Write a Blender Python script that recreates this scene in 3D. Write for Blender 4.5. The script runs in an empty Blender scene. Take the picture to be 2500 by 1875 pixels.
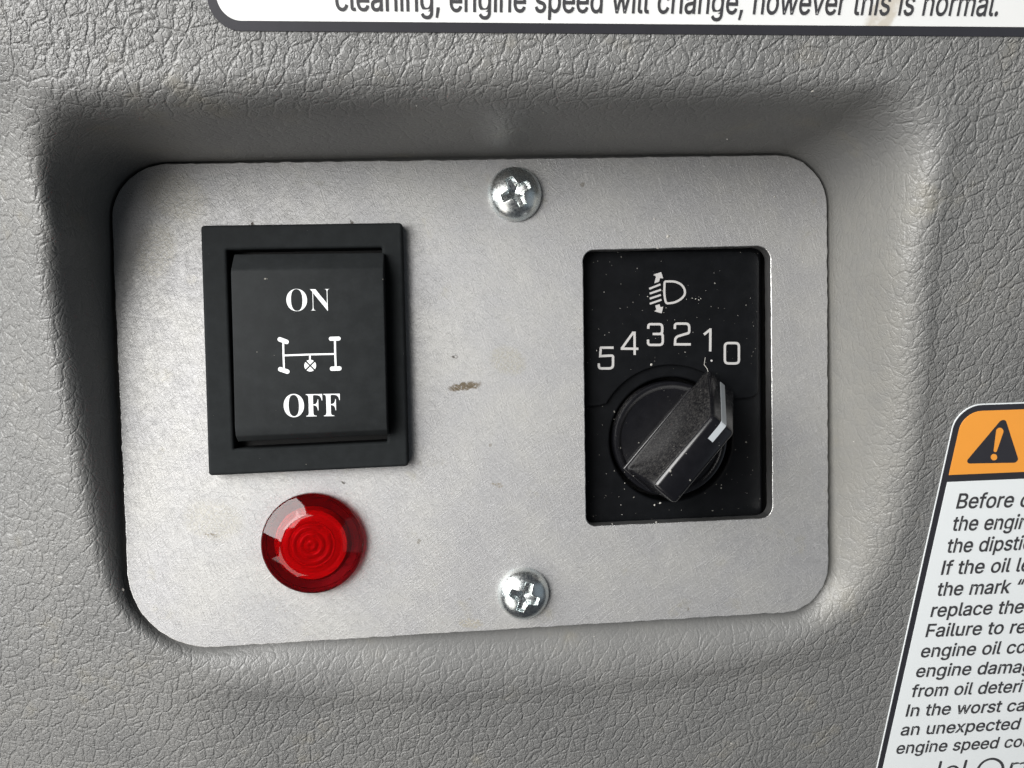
import bpy, bmesh, math, random
from mathutils import Vector, Matrix
from mathutils.geometry import tessellate_polygon

random.seed(7)
MM = 0.001
scene = bpy.context.scene
COL = scene.collection

# ------------------------------------------------------------------ camera
# world: X right, Y up and Z out of the aluminium plate; the plate's front is z = 0.  All helper lengths are in mm.
FPX, CX, CY, DIST = 1900.0, 1250.0, 937.5, 104.0
RX, RY, RZ = [math.radians(a) for a in (-2.61287935, -4.43343506, -1.57113567)]
ROT = Matrix.Rotation(RY, 3, 'Y') @ Matrix.Rotation(RX, 3, 'X') @ Matrix.Rotation(RZ, 3, 'Z')
EYE = ROT @ Vector((0, 0, DIST))
cam_data = bpy.data.cameras.new('camera')
cam_data.sensor_width = 36.0
cam_data.lens = 36.0 * FPX / 2500.0
cam_data.clip_start = 0.002
cam_data.clip_end = 20.0
cam = bpy.data.objects.new('camera', cam_data)
cam.matrix_world = Matrix.Translation(EYE * MM) @ ROT.to_4x4()
COL.objects.link(cam)
scene.camera = cam

# ------------------------------------------------------------------ world and lamps
world = bpy.data.worlds.new('World')
scene.world = world
world.use_nodes = True
bg = world.node_tree.nodes['Background']
bg.inputs['Color'].default_value = (0.80, 0.87, 1.0, 1)
bg.inputs['Strength'].default_value = 0.05


def area_lamp(name, loc, target, sx, sy, energy, color):
    d = bpy.data.lights.new(name, 'AREA')
    d.shape = 'RECTANGLE'
    d.size, d.size_y = sx * MM, sy * MM
    d.energy = energy
    d.color = color
    o = bpy.data.objects.new(name, d)
    o.location = Vector(loc) * MM
    o.rotation_euler = (Vector(target) - Vector(loc)).to_track_quat('-Z', 'Y').to_euler()
    COL.objects.link(o)
    return o


area_lamp('side_window_light', (-315, 130, 275), (0, 0, 0), 400, 380, 4.05, (1.0, 0.99, 0.975))
area_lamp('windscreen_light', (-230, 110, 430), (0, 0, 0), 260, 250, 0.86, (1.0, 0.98, 0.95))
area_lamp('low_left_fill', (-270, -260, 270), (0, 0, 0), 260, 240, 0.46, (1.0, 0.94, 0.88))  # added warm fill for a dim lower-left reflection, no known window there
area_lamp('cool_right_fill', (420, -60, 300), (0, 0, 0), 420, 420, 0.12, (0.78, 0.90, 1.0))  # added cool fill for the right side, not a known window

scene.view_settings.view_transform = 'Standard'
scene.view_settings.look = 'None'
scene.view_settings.exposure = 0.0
scene.view_settings.gamma = 1.0
scene.view_settings.use_curve_mapping = False
scene.cycles.use_denoising = True
scene.cycles.max_bounces = 10
scene.cycles.caustics_reflective = False


# ------------------------------------------------------------------ geometry helpers
def ray(px, py):
    return ROT @ Vector(((px - CX) / FPX, -(py - CY) / FPX, -1.0))


def on(px, py, z=0.0):
    """point of the plane parallel to the plate at height z seen at photo pixel px, py"""
    d = ray(px, py)
    return EYE + d * ((z - EYE.z) / d.z)


PZ, PB = 11.6, 0.335                       # the dashboard's outer plane: z = PZ + PB * Y
PN = Vector((0, -PB, 1)).normalized()


def onp(px, py, off=0.0):
    d = ray(px, py)
    z0 = PZ + off / PN.z
    return EYE + d * ((z0 + PB * EYE.y - EYE.z) / (d.z - PB * d.y))


def link(name, me, mat=None, parent=None):
    o = bpy.data.objects.new(name, me)
    if mat is not None:
        me.materials.append(mat)
    COL.objects.link(o)
    if parent is not None:
        o.parent = parent
    return o


def tag(o, label=None, cat=None, group=None, kind=None):
    if label: o['label'] = label
    if cat: o['category'] = cat
    if group: o['group'] = group
    if kind: o['kind'] = kind
    return o


def root(name, loc, label, cat, group=None):
    o = bpy.data.objects.new(name, None)
    o.empty_display_size = 0.002
    o.location = Vector(loc) * MM
    COL.objects.link(o)
    bpy.context.view_layer.update()
    return tag(o, label, cat, group)


class MB:
    """collects vertices in mm (world), builds ONE mesh object"""
    def __init__(self):
        self.v, self.f = [], []

    def add(self, verts, faces):
        b = len(self.v)
        self.v += [Vector(p) for p in verts]
        self.f += [tuple(i + b for i in fc) for fc in faces]

    def build(self, name, mat, parent=None, smooth=None, bevel=None):
        me = bpy.data.meshes.new(name)
        off = Vector((0, 0, 0))
        p = parent
        while p is not None:
            off = off + p.location
            p = p.parent
        me.from_pydata([v * MM - off for v in self.v], [], self.f)
        me.update()
        if bevel:
            bm = bmesh.new()
            bm.from_mesh(me)
            bmesh.ops.recalc_face_normals(bm, faces=bm.faces)
            es = [e for e in bm.edges if len(e.link_faces) == 2 and e.calc_face_angle(0) > 0.3]
            bmesh.ops.bevel(bm, geom=es, offset=bevel * MM, segments=4, profile=0.5, affect='EDGES', clamp_overlap=True)
            bm.to_mesh(me)
            bm.free()
        if smooth is not None:
            for pl in me.polygons:
                pl.use_smooth = True
            if smooth < 180:
                me.set_sharp_from_angle(angle=math.radians(smooth))
        return link(name, me, mat, parent)


def area2(c):
    return sum(c[i][0] * c[(i + 1) % len(c)][1] - c[(i + 1) % len(c)][0] * c[i][1] for i in range(len(c)))


def orient(c, ccw=True):
    c = [tuple(p[:2]) for p in c]
    return c if (area2(c) > 0) == ccw else c[::-1]


def offset_loop(c, d):
    """moves a closed loop to its left by d (inwards for a counter-clockwise loop)"""
    out, n = [], len(c)
    for i in range(n):
        p0, p1, p2 = Vector(c[i - 1]), Vector(c[i]), Vector(c[(i + 1) % n])
        e1, e2 = p1 - p0, p2 - p1
        if e1.length < 1e-9: e1 = e2
        if e2.length < 1e-9: e2 = e1
        n1 = Vector((-e1.y, e1.x)).normalized()
        n2 = Vector((-e2.y, e2.x)).normalized()
        m = n1 + n2
        if m.length < 0.3:
            m = n1
            k = 1.0
        else:
            m.normalize()
            k = 1.0 / max(0.45, m.dot(n1))
        out.append(tuple(p1 + m * d * k))
    return out


def fill(loops):
    """triangles over a list of 2D loops (outer first, then holes); indices run over the loops in order"""
    return [tuple(t) for t in tessellate_polygon([[Vector((p[0], p[1], 0)) for p in l] for l in loops])]


def slab(mb, outer, holes, z_top, z_bot, bevel=0.2, seg=3, back=False, put=None):
    put = put or (lambda x, y, z: (x, y, z))
    loops = [orient(outer, True)] + [orient(h, False) for h in holes]
    rings = []
    for k in range(seg + 1):
        a = k / seg * math.pi / 2
        rings.append(([offset_loop(l, bevel * (1 - math.sin(a))) for l in loops], z_top - bevel * (1 - math.cos(a))))
    rings.append((loops, z_bot))
    top = rings[0][0]
    verts = [put(p[0], p[1], z_top) for l in top for p in l]
    faces = []
    for t in fill(top):
        a, b, c = [Vector(verts[i][:2]) if put is None else Vector((0, 0)) for i in t] if False else (None, None, None)
        faces.append(t)
    flat = [p for l in top for p in l]
    faces = [t if ((flat[t[1]][0] - flat[t[0]][0]) * (flat[t[2]][1] - flat[t[0]][1]) - (flat[t[2]][0] - flat[t[0]][0]) * (flat[t[1]][1] - flat[t[0]][1])) > 0 else t[::-1] for t in faces]
    mb.add(verts, faces)
    for (r0, z0), (r1, z1) in zip(rings, rings[1:]):
        for l0, l1 in zip(r0, r1):
            n = len(l0)
            vs = [put(p[0], p[1], z0) for p in l0] + [put(p[0], p[1], z1) for p in l1]
            mb.add(vs, [(i, n + i, n + (i + 1) % n, (i + 1) % n) for i in range(n)])
    if back:
        vs = [put(p[0], p[1], z_bot) for l in loops for p in l]
        mb.add(vs, [t[::-1] if False else t for t in fill(loops)])
    return mb


def round_loop(pts, radii, n=10):
    """polygon with rounded corners"""
    out, m = [], len(pts)
    for i in range(m):
        p0, p1, p2 = Vector(pts[i - 1][:2]), Vector(pts[i][:2]), Vector(pts[(i + 1) % m][:2])
        r = radii[i] if isinstance(radii, (list, tuple)) else radii
        d0, d2 = (p0 - p1).normalized(), (p2 - p1).normalized()
        ang = d0.angle(d2)
        t = r / math.tan(ang / 2)
        c = p1 + (d0 + d2).normalized() * (r / math.sin(ang / 2))
        a, b = p1 + d0 * t - c, p1 + d2 * t - c
        a0 = math.atan2(a.y, a.x)
        da = (math.atan2(b.y, b.x) - a0 + math.pi) % (2 * math.pi) - math.pi
        for k in range(n + 1):
            q = a0 + da * k / n
            out.append((c.x + r * math.cos(q), c.y + r * math.sin(q)))
    return out


def densify(c, step):
    out = []
    for i in range(len(c)):
        a, b = Vector(c[i]), Vector(c[(i + 1) % len(c)])
        k = max(1, int((b - a).length / step))
        out += [tuple(a.lerp(b, j / k)) for j in range(k)]
    return out


def lathe(mb, profile, c, n=96):
    vs, fs = [], []
    for (r, z) in profile:
        for k in range(n):
            a = 2 * math.pi * k / n
            vs.append((c[0] + r * math.cos(a), c[1] + r * math.sin(a), z))
    for j in range(len(profile) - 1):
        for k in range(n):
            fs.append((j * n + k, j * n + (k + 1) % n, (j + 1) * n + (k + 1) % n, (j + 1) * n + k))
    mb.add(vs, fs)
    if profile[-1][0] > 1e-6:
        mb.add(vs[-n:], [tuple(range(n))])
    return mb


def chaikin(p, n=2, closed=False):
    for _ in range(n):
        q = [] if closed else [p[0]]
        m = len(p)
        for i in range(m if closed else m - 1):
            a, b = p[i], p[(i + 1) % m]
            q.append((a[0] * .75 + b[0] * .25, a[1] * .75 + b[1] * .25))
            q.append((a[0] * .25 + b[0] * .75, a[1] * .25 + b[1] * .75))
        if not closed: q.append(p[-1])
        p = q
    return p


def round_path(p, r, closed=False):
    """rounds the corners of a polyline by r (less where segments are short)"""
    out, n = [], len(p)
    for i in range(n):
        if not closed and i in (0, n - 1):
            out.append(tuple(p[i]))
            continue
        a, b, c = Vector(p[i - 1]), Vector(p[i]), Vector(p[(i + 1) % n])
        k = min(r, (a - b).length * .49, (c - b).length * .49)
        s0, s1 = b + (a - b).normalized() * k, b + (c - b).normalized() * k
        for j in range(6):
            t = j / 5
            out.append(tuple(s0 * (1 - t) ** 2 + b * 2 * t * (1 - t) + s1 * t * t))
    return out


def stroke_loops(pts, w, closed=False, cap=0):
    """outline loops of a stroked polyline"""
    pts = [tuple(p) for p in pts]
    if closed:
        c = orient(pts, True)
        return [offset_loop(c, -w / 2), offset_loop(c, w / 2)]
    n = len(pts)
    left, right = [], []
    for i in range(n):
        e1 = (Vector(pts[i]) - Vector(pts[i - 1])).normalized() if i else (Vector(pts[1]) - Vector(pts[0])).normalized()
        e2 = (Vector(pts[i + 1]) - Vector(pts[i])).normalized() if i < n - 1 else e1
        t = (e1 + e2).normalized()
        nn = Vector((-t.y, t.x))
        k = w / 2 / max(.5, nn.dot(Vector((-e1.y, e1.x))))
        p = Vector(pts[i])
        left.append(p + nn * k)
        right.append(p - nn * k)
    loop = left
    def caparc(c, a, b):
        v = a - c
        a0 = math.atan2(v.y, v.x)
        return [c + Vector((math.cos(a0 - math.pi * k / cap), math.sin(a0 - math.pi * k / cap))) * (w / 2) for k in range(1, cap)]
    if cap: loop = loop + caparc_end(pts, left, right, w, cap, True)
    loop = loop + right[::-1]
    if cap: loop = loop + caparc_end(pts, left, right, w, cap, False)
    return [[tuple(p) for p in loop]]


def caparc_end(pts, left, right, w, cap, end):
    c = Vector(pts[-1] if end else pts[0])
    v = (left[-1] if end else right[0]) - c
    a0 = math.atan2(v.y, v.x)
    return [c + Vector((math.cos(a0 - math.pi * k / cap), math.sin(a0 - math.pi * k / cap))) * (w / 2) for k in range(1, cap)]


def print_loops(mb, loops, place):
    """lays flat ink (outer loop + holes in 2D) with place(x, y) -> 3D"""
    vs = [place(p[0], p[1]) for l in loops for p in l]
    fs = fill(loops)
    nrm = Vector((0, 0, 1))
    out = []
    for t in fs:
        a, b, c = [Vector(vs[i]) for i in t]
        out.append(t if (b - a).cross(c - a).dot(nrm) > 0 else t[::-1])
    mb.add(vs, out)


# ------------------------------------------------------------------ lettering outlines (em = 1000)
GLYPHS = {
    '(': '273:89,207 90,244 94,283 101,324 105,348 111,372 117,395 124,418 132,441 145,477 160,510 177,539 236,539 219,503 204,466 191,428 179,390 169,351 161,313 156,276 152,241 151,207 152,176 155,145 160,115 167,83 177,50 188,16 196,-5 205,-27 214,-49 225,-72 236,-96 177,-96 160,-66 145,-36 132,-6 121,24 111,55 103,85 97,116 93,146 90,176',
    ',': '188:38,-119 68,71 137,71 84,-119',
    '.': '188:95,-4 83,-3 73,1 63,9 55,18 51,29 50,41 51,53 55,64 63,73 73,81 83,85 95,87 107,85 118,81 128,73 135,64 140,53 141,41 140,29 135,18 128,9 118,1 107,-3',
    'B': '456:60,0 60,509 241,509 274,507 304,501 329,491 350,477 367,461 381,442 390,421 396,398 398,374 397,353 393,336 387,320 378,307 368,295 356,286 343,278 329,272 315,267 315,262 331,260 347,254 363,245 378,234 391,220 402,203 411,184 416,161 418,136 416,111 410,88 400,67 386,48 368,31 344,18 317,8 284,2 247,0/125,57 245,57 281,60 309,67 330,80 344,96 353,115 355,137 354,153 350,169 342,184 333,197 320,209 306,218 289,225 269,229 248,231 125,231/125,285 238,285 256,287 273,290 288,296 302,304 314,314 323,326 330,340 335,355 336,372 333,393 326,412 313,429 294,442 270,449 240,452 125,452',
    'F': '410:60,0 60,509 369,509 369,452 125,452 125,278 346,278 346,221 125,221 125,0',
    'a': '389:160,-9 137,-7 115,-3 94,5 76,15 60,29 48,45 38,63 32,84 30,108 32,128 36,146 43,161 53,174 64,184 78,193 92,200 108,206 125,211 143,214 161,217 178,220 234,227 247,229 257,231 265,235 271,240 274,246 276,255 276,257 275,272 272,285 267,297 260,307 251,315 240,322 227,327 212,330 196,331 178,330 163,327 149,322 137,316 127,309 118,301 110,292 104,283 100,274 41,291 51,313 64,331 79,346 95,358 114,368 133,375 153,380 173,383 194,384 208,384 223,382 239,379 255,375 271,369 286,360 300,350 312,336 322,320 330,301 335,278 337,251 337,0 277,0 277,52 272,52 267,43 260,34 252,25 242,16 229,8 215,1 199,-4 181,-7/170,45 192,47 211,51 228,59 242,68 254,80 263,93 270,108 274,122 276,138 276,190 272,187 267,184 259,182 231,176 200,171 175,168 161,166 147,163 134,159 122,153 112,147 103,139 97,130 93,118 92,105 93,93 96,82 102,72 109,64 119,57 130,52 142,48 156,46',
    'c': '396:207,-8 174,-5 144,3 117,16 93,35 72,58 56,85 44,116 37,150 34,187 37,225 44,260 56,291 72,318 93,341 117,360 144,374 174,382 207,384 226,384 243,381 260,377 276,371 291,364 305,356 318,346 330,335 340,322 349,308 356,293 362,277 303,262 300,272 295,281 290,289 284,297 278,304 270,311 261,316 252,321 242,325 231,328 220,329 207,330 184,328 163,321 145,310 130,296 118,278 108,258 102,236 98,212 96,187 98,163 102,139 108,117 118,97 130,80 145,66 163,55 184,49 207,46 220,47 232,49 243,52 253,55 262,60 271,66 279,73 285,80 292,89 297,98 301,107 304,117 363,102 357,86 350,70 341,56 331,43 319,32 306,21 292,12 277,5 261,-1 244,-5 226,-7',
    'd': '424:195,-8 165,-6 137,3 111,16 89,34 70,57 55,84 43,116 36,151 34,189 36,227 43,261 55,293 70,320 89,342 112,361 137,374 165,382 196,384 218,383 237,379 253,373 267,364 278,355 287,346 295,336 301,327 306,319 311,319 311,509 372,509 372,0 313,0 313,59 307,59 301,50 295,41 287,31 277,21 266,12 252,4 236,-3 217,-7/205,47 226,49 246,55 263,65 278,78 290,95 299,115 306,138 310,162 312,189 310,216 306,241 300,263 290,282 278,299 263,312 246,322 227,328 205,330 182,328 162,322 145,311 130,298 118,281 108,261 102,239 98,215 96,189 98,163 102,139 109,117 118,97 130,80 145,66 162,55 182,49',
    'e': '404:212,-8 177,-5 145,3 117,16 92,35 72,58 56,85 44,116 37,150 34,187 36,224 44,258 55,290 71,317 91,340 115,359 142,373 172,382 205,384 226,383 246,380 266,374 285,366 303,355 319,341 334,324 347,305 357,282 365,256 370,227 371,194 371,169 97,169 98,151 102,127 110,106 121,88 135,73 151,61 169,53 190,48 212,46 227,47 241,49 254,53 265,58 276,65 285,73 294,82 300,93 306,105 365,91 358,72 348,55 335,39 320,26 302,14 283,4 261,-3 237,-7/309,221 308,226 304,248 298,269 288,286 277,301 263,314 246,323 227,328 205,330 183,328 164,323 146,313 131,301 119,286 109,270 102,251 97,231 97,221',
    'f': '254:228,379 228,327 6,327 6,379/81,0 81,432 82,452 87,470 96,486 107,499 120,510 135,519 152,525 169,529 187,530 201,530 212,529 222,527 231,525 238,523 243,521 227,468 215,472 209,473 202,474 195,474 178,472 164,468 154,460 147,449 143,435 142,419 142,0',
    'g': '425:207,-151 180,-149 156,-146 134,-140 114,-132 97,-122 82,-110 70,-97 59,-84 51,-69 101,-41 107,-49 114,-57 122,-66 131,-74 142,-82 154,-88 169,-93 187,-96 207,-97 236,-95 261,-87 282,-75 298,-58 308,-34 311,-6 311,68 306,68 301,60 294,51 287,41 277,32 266,23 252,16 236,10 217,6 195,5 165,7 138,14 113,27 90,43 71,65 55,90 43,120 36,154 34,191 36,229 43,263 55,293 71,320 90,342 112,361 138,374 166,382 196,384 218,383 237,379 253,373 267,365 279,356 288,346 296,336 302,327 308,319 313,319 313,379 372,379 372,-9 370,-40 363,-67 350,-90 334,-109 314,-124 291,-136 265,-144 237,-149/205,59 227,61 246,66 264,75 278,87 290,103 300,121 307,142 311,166 312,193 311,219 307,242 300,264 291,283 279,299 264,312 247,322 227,328 205,330 182,328 163,322 145,312 130,298 118,282 109,262 102,241 98,218 96,193 98,167 102,144 109,123 118,104 131,88 145,76 163,66 183,61',
    'h': '410:114,227 114,0 53,0 53,509 114,509 114,287 102,287 116,319 132,344 152,362 175,374 200,382 227,384 252,383 275,377 295,369 313,356 328,340 341,321 350,298 355,271 357,240 357,0 296,0 296,235 293,263 286,286 273,304 256,318 235,326 210,329 192,328 176,324 161,317 147,308 136,297 126,283 119,266 115,248',
    'i': '167:53,0 53,379 114,379 114,0/84,443 73,444 63,448 54,455 47,463 43,472 41,483 43,494 47,504 54,512 63,518 73,522 84,524 95,522 105,518 114,512 121,504 125,494 126,483 125,472 121,463 114,455 105,448 95,444',
    'k': '381:110,137 110,212 121,212 284,379 360,379 184,199 177,199/53,0 53,509 114,509 114,0/294,0 148,186 191,229 372,0',
    'l': '189:139,-2 112,0 91,8 74,20 62,37 55,59 53,84 53,509 114,509 114,99 114,83 117,71 120,62 126,57 135,53 146,52 160,53 170,54 181,3 162,-1 154,-2 147,-2',
    'm': '610:53,0 53,379 112,379 112,295 108,295 114,314 122,331 132,346 144,358 158,368 172,376 187,382 203,385 219,386 245,383 268,375 287,361 303,342 314,320 321,295 312,295 318,312 326,329 337,343 350,356 364,366 381,375 398,381 417,385 437,386 458,385 478,380 497,372 514,361 529,346 541,328 550,307 555,283 557,255 557,0 496,0 496,254 493,279 485,298 473,313 456,323 438,329 419,330 402,329 387,326 374,320 363,312 353,302 345,290 340,277 336,263 335,247 335,0 274,0 274,260 272,280 265,297 253,311 238,322 220,328 199,330 185,329 171,326 158,320 145,312 135,302 126,289 119,274 115,257 114,238 114,0',
    'n': '410:114,227 114,0 53,0 53,379 112,379 112,287 102,287 116,319 132,344 152,362 175,374 200,382 227,384 252,383 275,377 295,369 313,356 328,340 341,321 350,298 355,271 357,240 357,0 296,0 296,235 293,263 286,286 273,304 256,318 235,326 210,329 192,328 176,324 161,317 147,308 136,297 126,283 119,266 115,248',
    'o': '415:207,-8 174,-5 144,3 117,16 93,35 72,58 56,85 44,116 37,150 34,187 37,225 44,260 56,291 72,318 93,341 117,360 144,374 174,382 207,384 241,382 271,374 299,360 323,341 343,318 359,291 371,260 379,225 381,187 379,150 371,116 359,85 343,58 323,35 299,16 271,3 241,-5/207,46 231,49 252,55 270,66 285,80 298,97 307,117 314,139 318,163 319,187 318,212 314,236 307,258 298,278 285,296 270,310 252,321 231,328 207,330 184,328 163,321 145,310 130,296 118,278 108,258 102,236 98,212 96,187 98,163 102,139 108,117 118,97 130,80 145,66 163,55 184,49',
    'p': '424:53,-143 53,379 112,379 112,319 118,319 123,327 130,336 137,346 147,355 158,364 171,373 188,379 207,383 229,384 259,382 287,374 313,361 335,342 354,320 370,293 381,261 388,227 390,189 388,151 381,116 370,84 355,57 336,34 313,16 288,3 260,-6 229,-8 208,-7 189,-3 173,4 159,12 147,21 138,31 130,41 124,50 118,59 114,59 114,-143/220,47 242,49 262,55 279,66 294,80 306,97 316,117 323,139 327,163 328,189 327,215 323,239 316,261 307,281 295,298 280,311 262,322 243,328 220,330 198,328 178,322 161,312 147,299 134,282 125,263 118,241 114,216 113,189 114,162 118,138 125,115 135,95 147,78 162,65 179,55 198,49',
    'r': '259:53,0 53,379 112,379 112,321 115,321 124,339 137,354 152,367 171,377 191,383 213,385 229,384 243,384 243,322 230,324 207,326 190,324 174,321 159,315 146,306 135,296 126,284 119,269 115,254 114,237 114,0',
    's': '365:182,-8 157,-7 133,-3 112,3 93,12 76,24 62,38 50,54 41,73 36,94 94,107 101,87 111,72 124,60 141,52 160,47 181,45 206,47 227,53 244,62 258,74 265,88 268,103 266,115 262,126 254,136 243,144 229,150 212,155 149,170 118,180 92,192 72,208 58,227 50,249 47,274 49,295 55,314 65,332 79,347 95,360 115,370 137,378 161,383 187,384 212,383 234,379 254,372 271,363 286,352 299,339 309,324 318,308 324,290 268,277 262,291 254,304 243,316 228,325 210,331 187,333 166,331 147,326 131,317 119,305 111,292 109,277 110,264 115,253 124,243 136,235 152,229 172,223 229,209 261,200 287,187 306,171 320,153 328,131 331,107 329,85 323,65 312,47 298,31 281,18 260,6 236,-2 210,-7',
    't': '227:204,379 204,327 6,327 6,379/65,471 126,471 126,98 127,83 130,70 136,61 144,55 156,51 170,50 185,51 202,54 213,2 207,0 200,-2 192,-3 168,-4 138,-1 113,7 92,21 77,41 68,64 65,93',
    'u': '410:182,-5 158,-3 135,2 115,11 97,23 82,39 69,59 60,82 54,109 53,139 53,379 114,379 114,144 116,117 124,94 137,75 154,61 175,53 200,50 218,51 234,55 249,62 263,71 274,83 283,97 290,113 295,132 296,153 296,379 357,379 357,0 298,0 298,92 307,92 294,60 277,35 257,17 234,5 209,-3',
    'v': '389:163,0 17,379 84,379 165,155 173,132 180,110 187,87 206,21 184,21 203,87 209,110 216,132 224,155 305,379 371,379 226,0',
    'w': '567:138,0 23,379 87,379 133,214 154,137 161,107 168,75 175,41 165,41 172,74 179,105 186,135 192,163 199,189 206,214 252,379 316,379 362,214 382,136 388,106 395,75 402,41 391,41 399,75 406,106 413,135 434,214 480,379 545,379 429,0 368,0 319,172 305,225 291,280 277,338 291,338 277,280 263,225 248,172 199,0',
    'x': '379:21,0 171,218 171,171 29,379 100,379 147,306 159,287 170,270 179,253 207,206 175,206 185,221 194,237 202,253 211,270 222,287 233,306 282,379 352,379 209,169 209,214 358,0 287,0 231,85 219,103 209,120 200,136 191,152 182,167 173,182 205,182 195,167 187,152 178,136 170,120 160,103 148,85 91,0',
    '“': '300:52,318 104,509 151,509 121,318/175,318 228,509 274,509 244,318',
    'SO': '525:261,-11 228,-9 198,-3 169,7 142,21 117,38 94,58 75,81 58,106 45,134 35,163 29,195 28,228 29,260 35,292 45,321 58,349 75,374 95,397 117,417 143,434 170,448 200,458 232,464 265,466 298,464 328,458 357,448 384,435 409,418 431,399 451,376 467,351 481,323 490,293 496,261 498,228 496,195 490,163 481,134 467,106 450,81 430,58 408,38 383,21 355,7 325,-3 294,-9/265,12 306,21 338,47 361,90 375,150 379,228 378,268 374,304 368,337 359,365 348,389 324,419 294,437 260,443 219,435 186,409 163,366 150,305 145,228 146,188 150,151 157,119 166,91 177,67 201,37 230,18',
    'SN': '494:403,-11 107,350 107,79 108,57 112,42 119,31 129,24 145,20 167,17 167,0 18,0 18,17 33,18 45,20 54,23 61,27 67,33 71,41 74,51 75,64 76,79 76,388 56,412 43,427 36,433 31,435 25,437 18,439 18,455 156,455 391,169 391,377 390,392 389,404 386,414 382,421 376,427 369,431 359,435 346,437 331,439 331,455 480,455 480,439 459,436 443,432 433,425 427,414 423,398 422,377 422,-11',
    'SF': '404:15,0 15,17 36,20 52,26 62,34 69,45 73,62 75,84 75,375 73,396 69,412 61,423 50,430 35,435 14,439 14,455 394,455 394,320 377,320 372,345 365,367 355,385 343,400 328,412 310,420 288,426 261,430 230,431 218,431 208,430 200,429 194,428 189,425 186,421 184,416 182,408 182,398 182,247 190,247 217,250 239,257 256,270 269,289 278,314 284,347 302,347 302,118 285,118 279,154 269,181 257,200 239,213 217,221 189,224 182,224 182,81 183,66 185,53 188,43 193,34 200,28 210,24 222,20 238,18 257,17 257,0',
}
GLYPHS['I'] = '189:60,0 128,0 128,516 60,516'


def inside(p, c):
    r = False
    for i in range(len(c)):
        a, b = c[i], c[i - 1]
        if (a[1] > p[1]) != (b[1] > p[1]) and p[0] < (b[0] - a[0]) * (p[1] - a[1]) / (b[1] - a[1]) + a[0]:
            r = not r
    return r


def glyph_groups(ch, bold):
    adv, body = GLYPHS[ch].split(':', 1)
    loops = [[tuple(int(q) for q in p.split(',')) for p in l.split()] for l in body.split('/')]
    big = max(loops, key=lambda l: abs(area2(l)))
    sgn = area2(big) > 0
    outers = [l for l in loops if (area2(l) > 0) == sgn]
    holes = [l for l in loops if (area2(l) > 0) != sgn]
    res = []
    for o in outers:
        hs = [h for h in holes if inside(h[0], o)]
        res.append([offset_loop(orient(o, True), -bold)] + [offset_loop(orient(h, False), -bold) for h in hs])
    return int(adv), res


def text_layout(s, bold, track=0):
    """list of (loops, x-extent) for a string laid along x in em/1000 units; also total ink extent"""
    x, out, x0, x1 = 0.0, [], None, 0
    for ch in s:
        if ch == ' ':
            x += 215
            continue
        key = ch
        adv, gs = glyph_groups(key, bold)
        for g in gs:
            out.append([[(p[0] + x, p[1]) for p in l] for l in g])
        lo = min(p[0] for g in gs for l in g for p in l) + x
        hi = max(p[0] for g in gs for l in g for p in l) + x
        x0 = lo if x0 is None else min(x0, lo)
        x1 = max(x1, hi)
        x += adv + track
    return out, x0, x1


# ------------------------------------------------------------------ materials
def new_mat(name):
    m = bpy.data.materials.new(name)
    m.use_nodes = True
    nt = m.node_tree
    return m, nt, nt.nodes['Principled BSDF']


def nd(nt, typ, **kw):
    n = nt.nodes.new(typ)
    for k, v in kw.items():
        if k.startswith('i_'):
            n.inputs[k[2:].replace('_', ' ')].default_value = v
        else:
            setattr(n, k, v)
    return n


def math_node(nt, op, a, b=None, c=None, clamp=False):
    n = nt.nodes.new('ShaderNodeMath')
    n.operation = op
    n.use_clamp = clamp
    for i, v in enumerate((a, b, c)):
        if v is None: continue
        if isinstance(v, (int, float)): n.inputs[i].default_value = v
        else: nt.links.new(v, n.inputs[i])
    return n.outputs[0]


def mix_col(nt, fac, a, b):
    n = nt.nodes.new('ShaderNodeMix')
    n.data_type = 'RGBA'
    for i, v in ((0, fac), (6, a), (7, b)):
        if isinstance(v, (int, float)): n.inputs[i].default_value = v
        elif isinstance(v, tuple): n.inputs[i].default_value = v
        else: nt.links.new(v, n.inputs[i])
    return n.outputs[2]


def smooth_map(nt, v, lo, hi, a=0.0, b=1.0):
    n = nt.nodes.new('ShaderNodeMapRange')
    n.interpolation_type = 'SMOOTHSTEP'
    nt.links.new(v, n.inputs[0])
    for i, q in enumerate((lo, hi, a, b)): n.inputs[1 + i].default_value = q
    return n.outputs[0]


def coords_mm(nt):
    """position in mm"""
    tc = nt.nodes.new('ShaderNodeNewGeometry')
    mp = nt.nodes.new('ShaderNodeMapping')
    mp.inputs['Scale'].default_value = (1000, 1000, 1000)
    nt.links.new(tc.outputs['Position'], mp.inputs['Vector'])
    return mp.outputs['Vector']


def noise(nt, vec, scale, detail=2.0, rough=0.5, dist=0.0, out='Fac'):
    n = nd(nt, 'ShaderNodeTexNoise')
    n.inputs['Scale'].default_value = scale
    n.inputs['Detail'].default_value = detail
    n.inputs['Roughness'].default_value = rough
    n.inputs['Distortion'].default_value = dist
    nt.links.new(vec, n.inputs['Vector'])
    return n.outputs[out]


def mapping(nt, vec, rot=0.0, scale=(1, 1, 1), loc=(0, 0, 0)):
    """moves, then turns, then stretches the coordinates"""
    for kw in (('Location', loc, (0, 0, 0)), ('Rotation', (0, 0, rot), (0, 0, 0)), ('Scale', scale, (1, 1, 1))):
        if tuple(kw[1]) == kw[2]: continue
        m = nt.nodes.new('ShaderNodeMapping')
        m.inputs[kw[0]].default_value = kw[1]
        nt.links.new(vec, m.inputs['Vector'])
        vec = m.outputs['Vector']
    return vec


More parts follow.
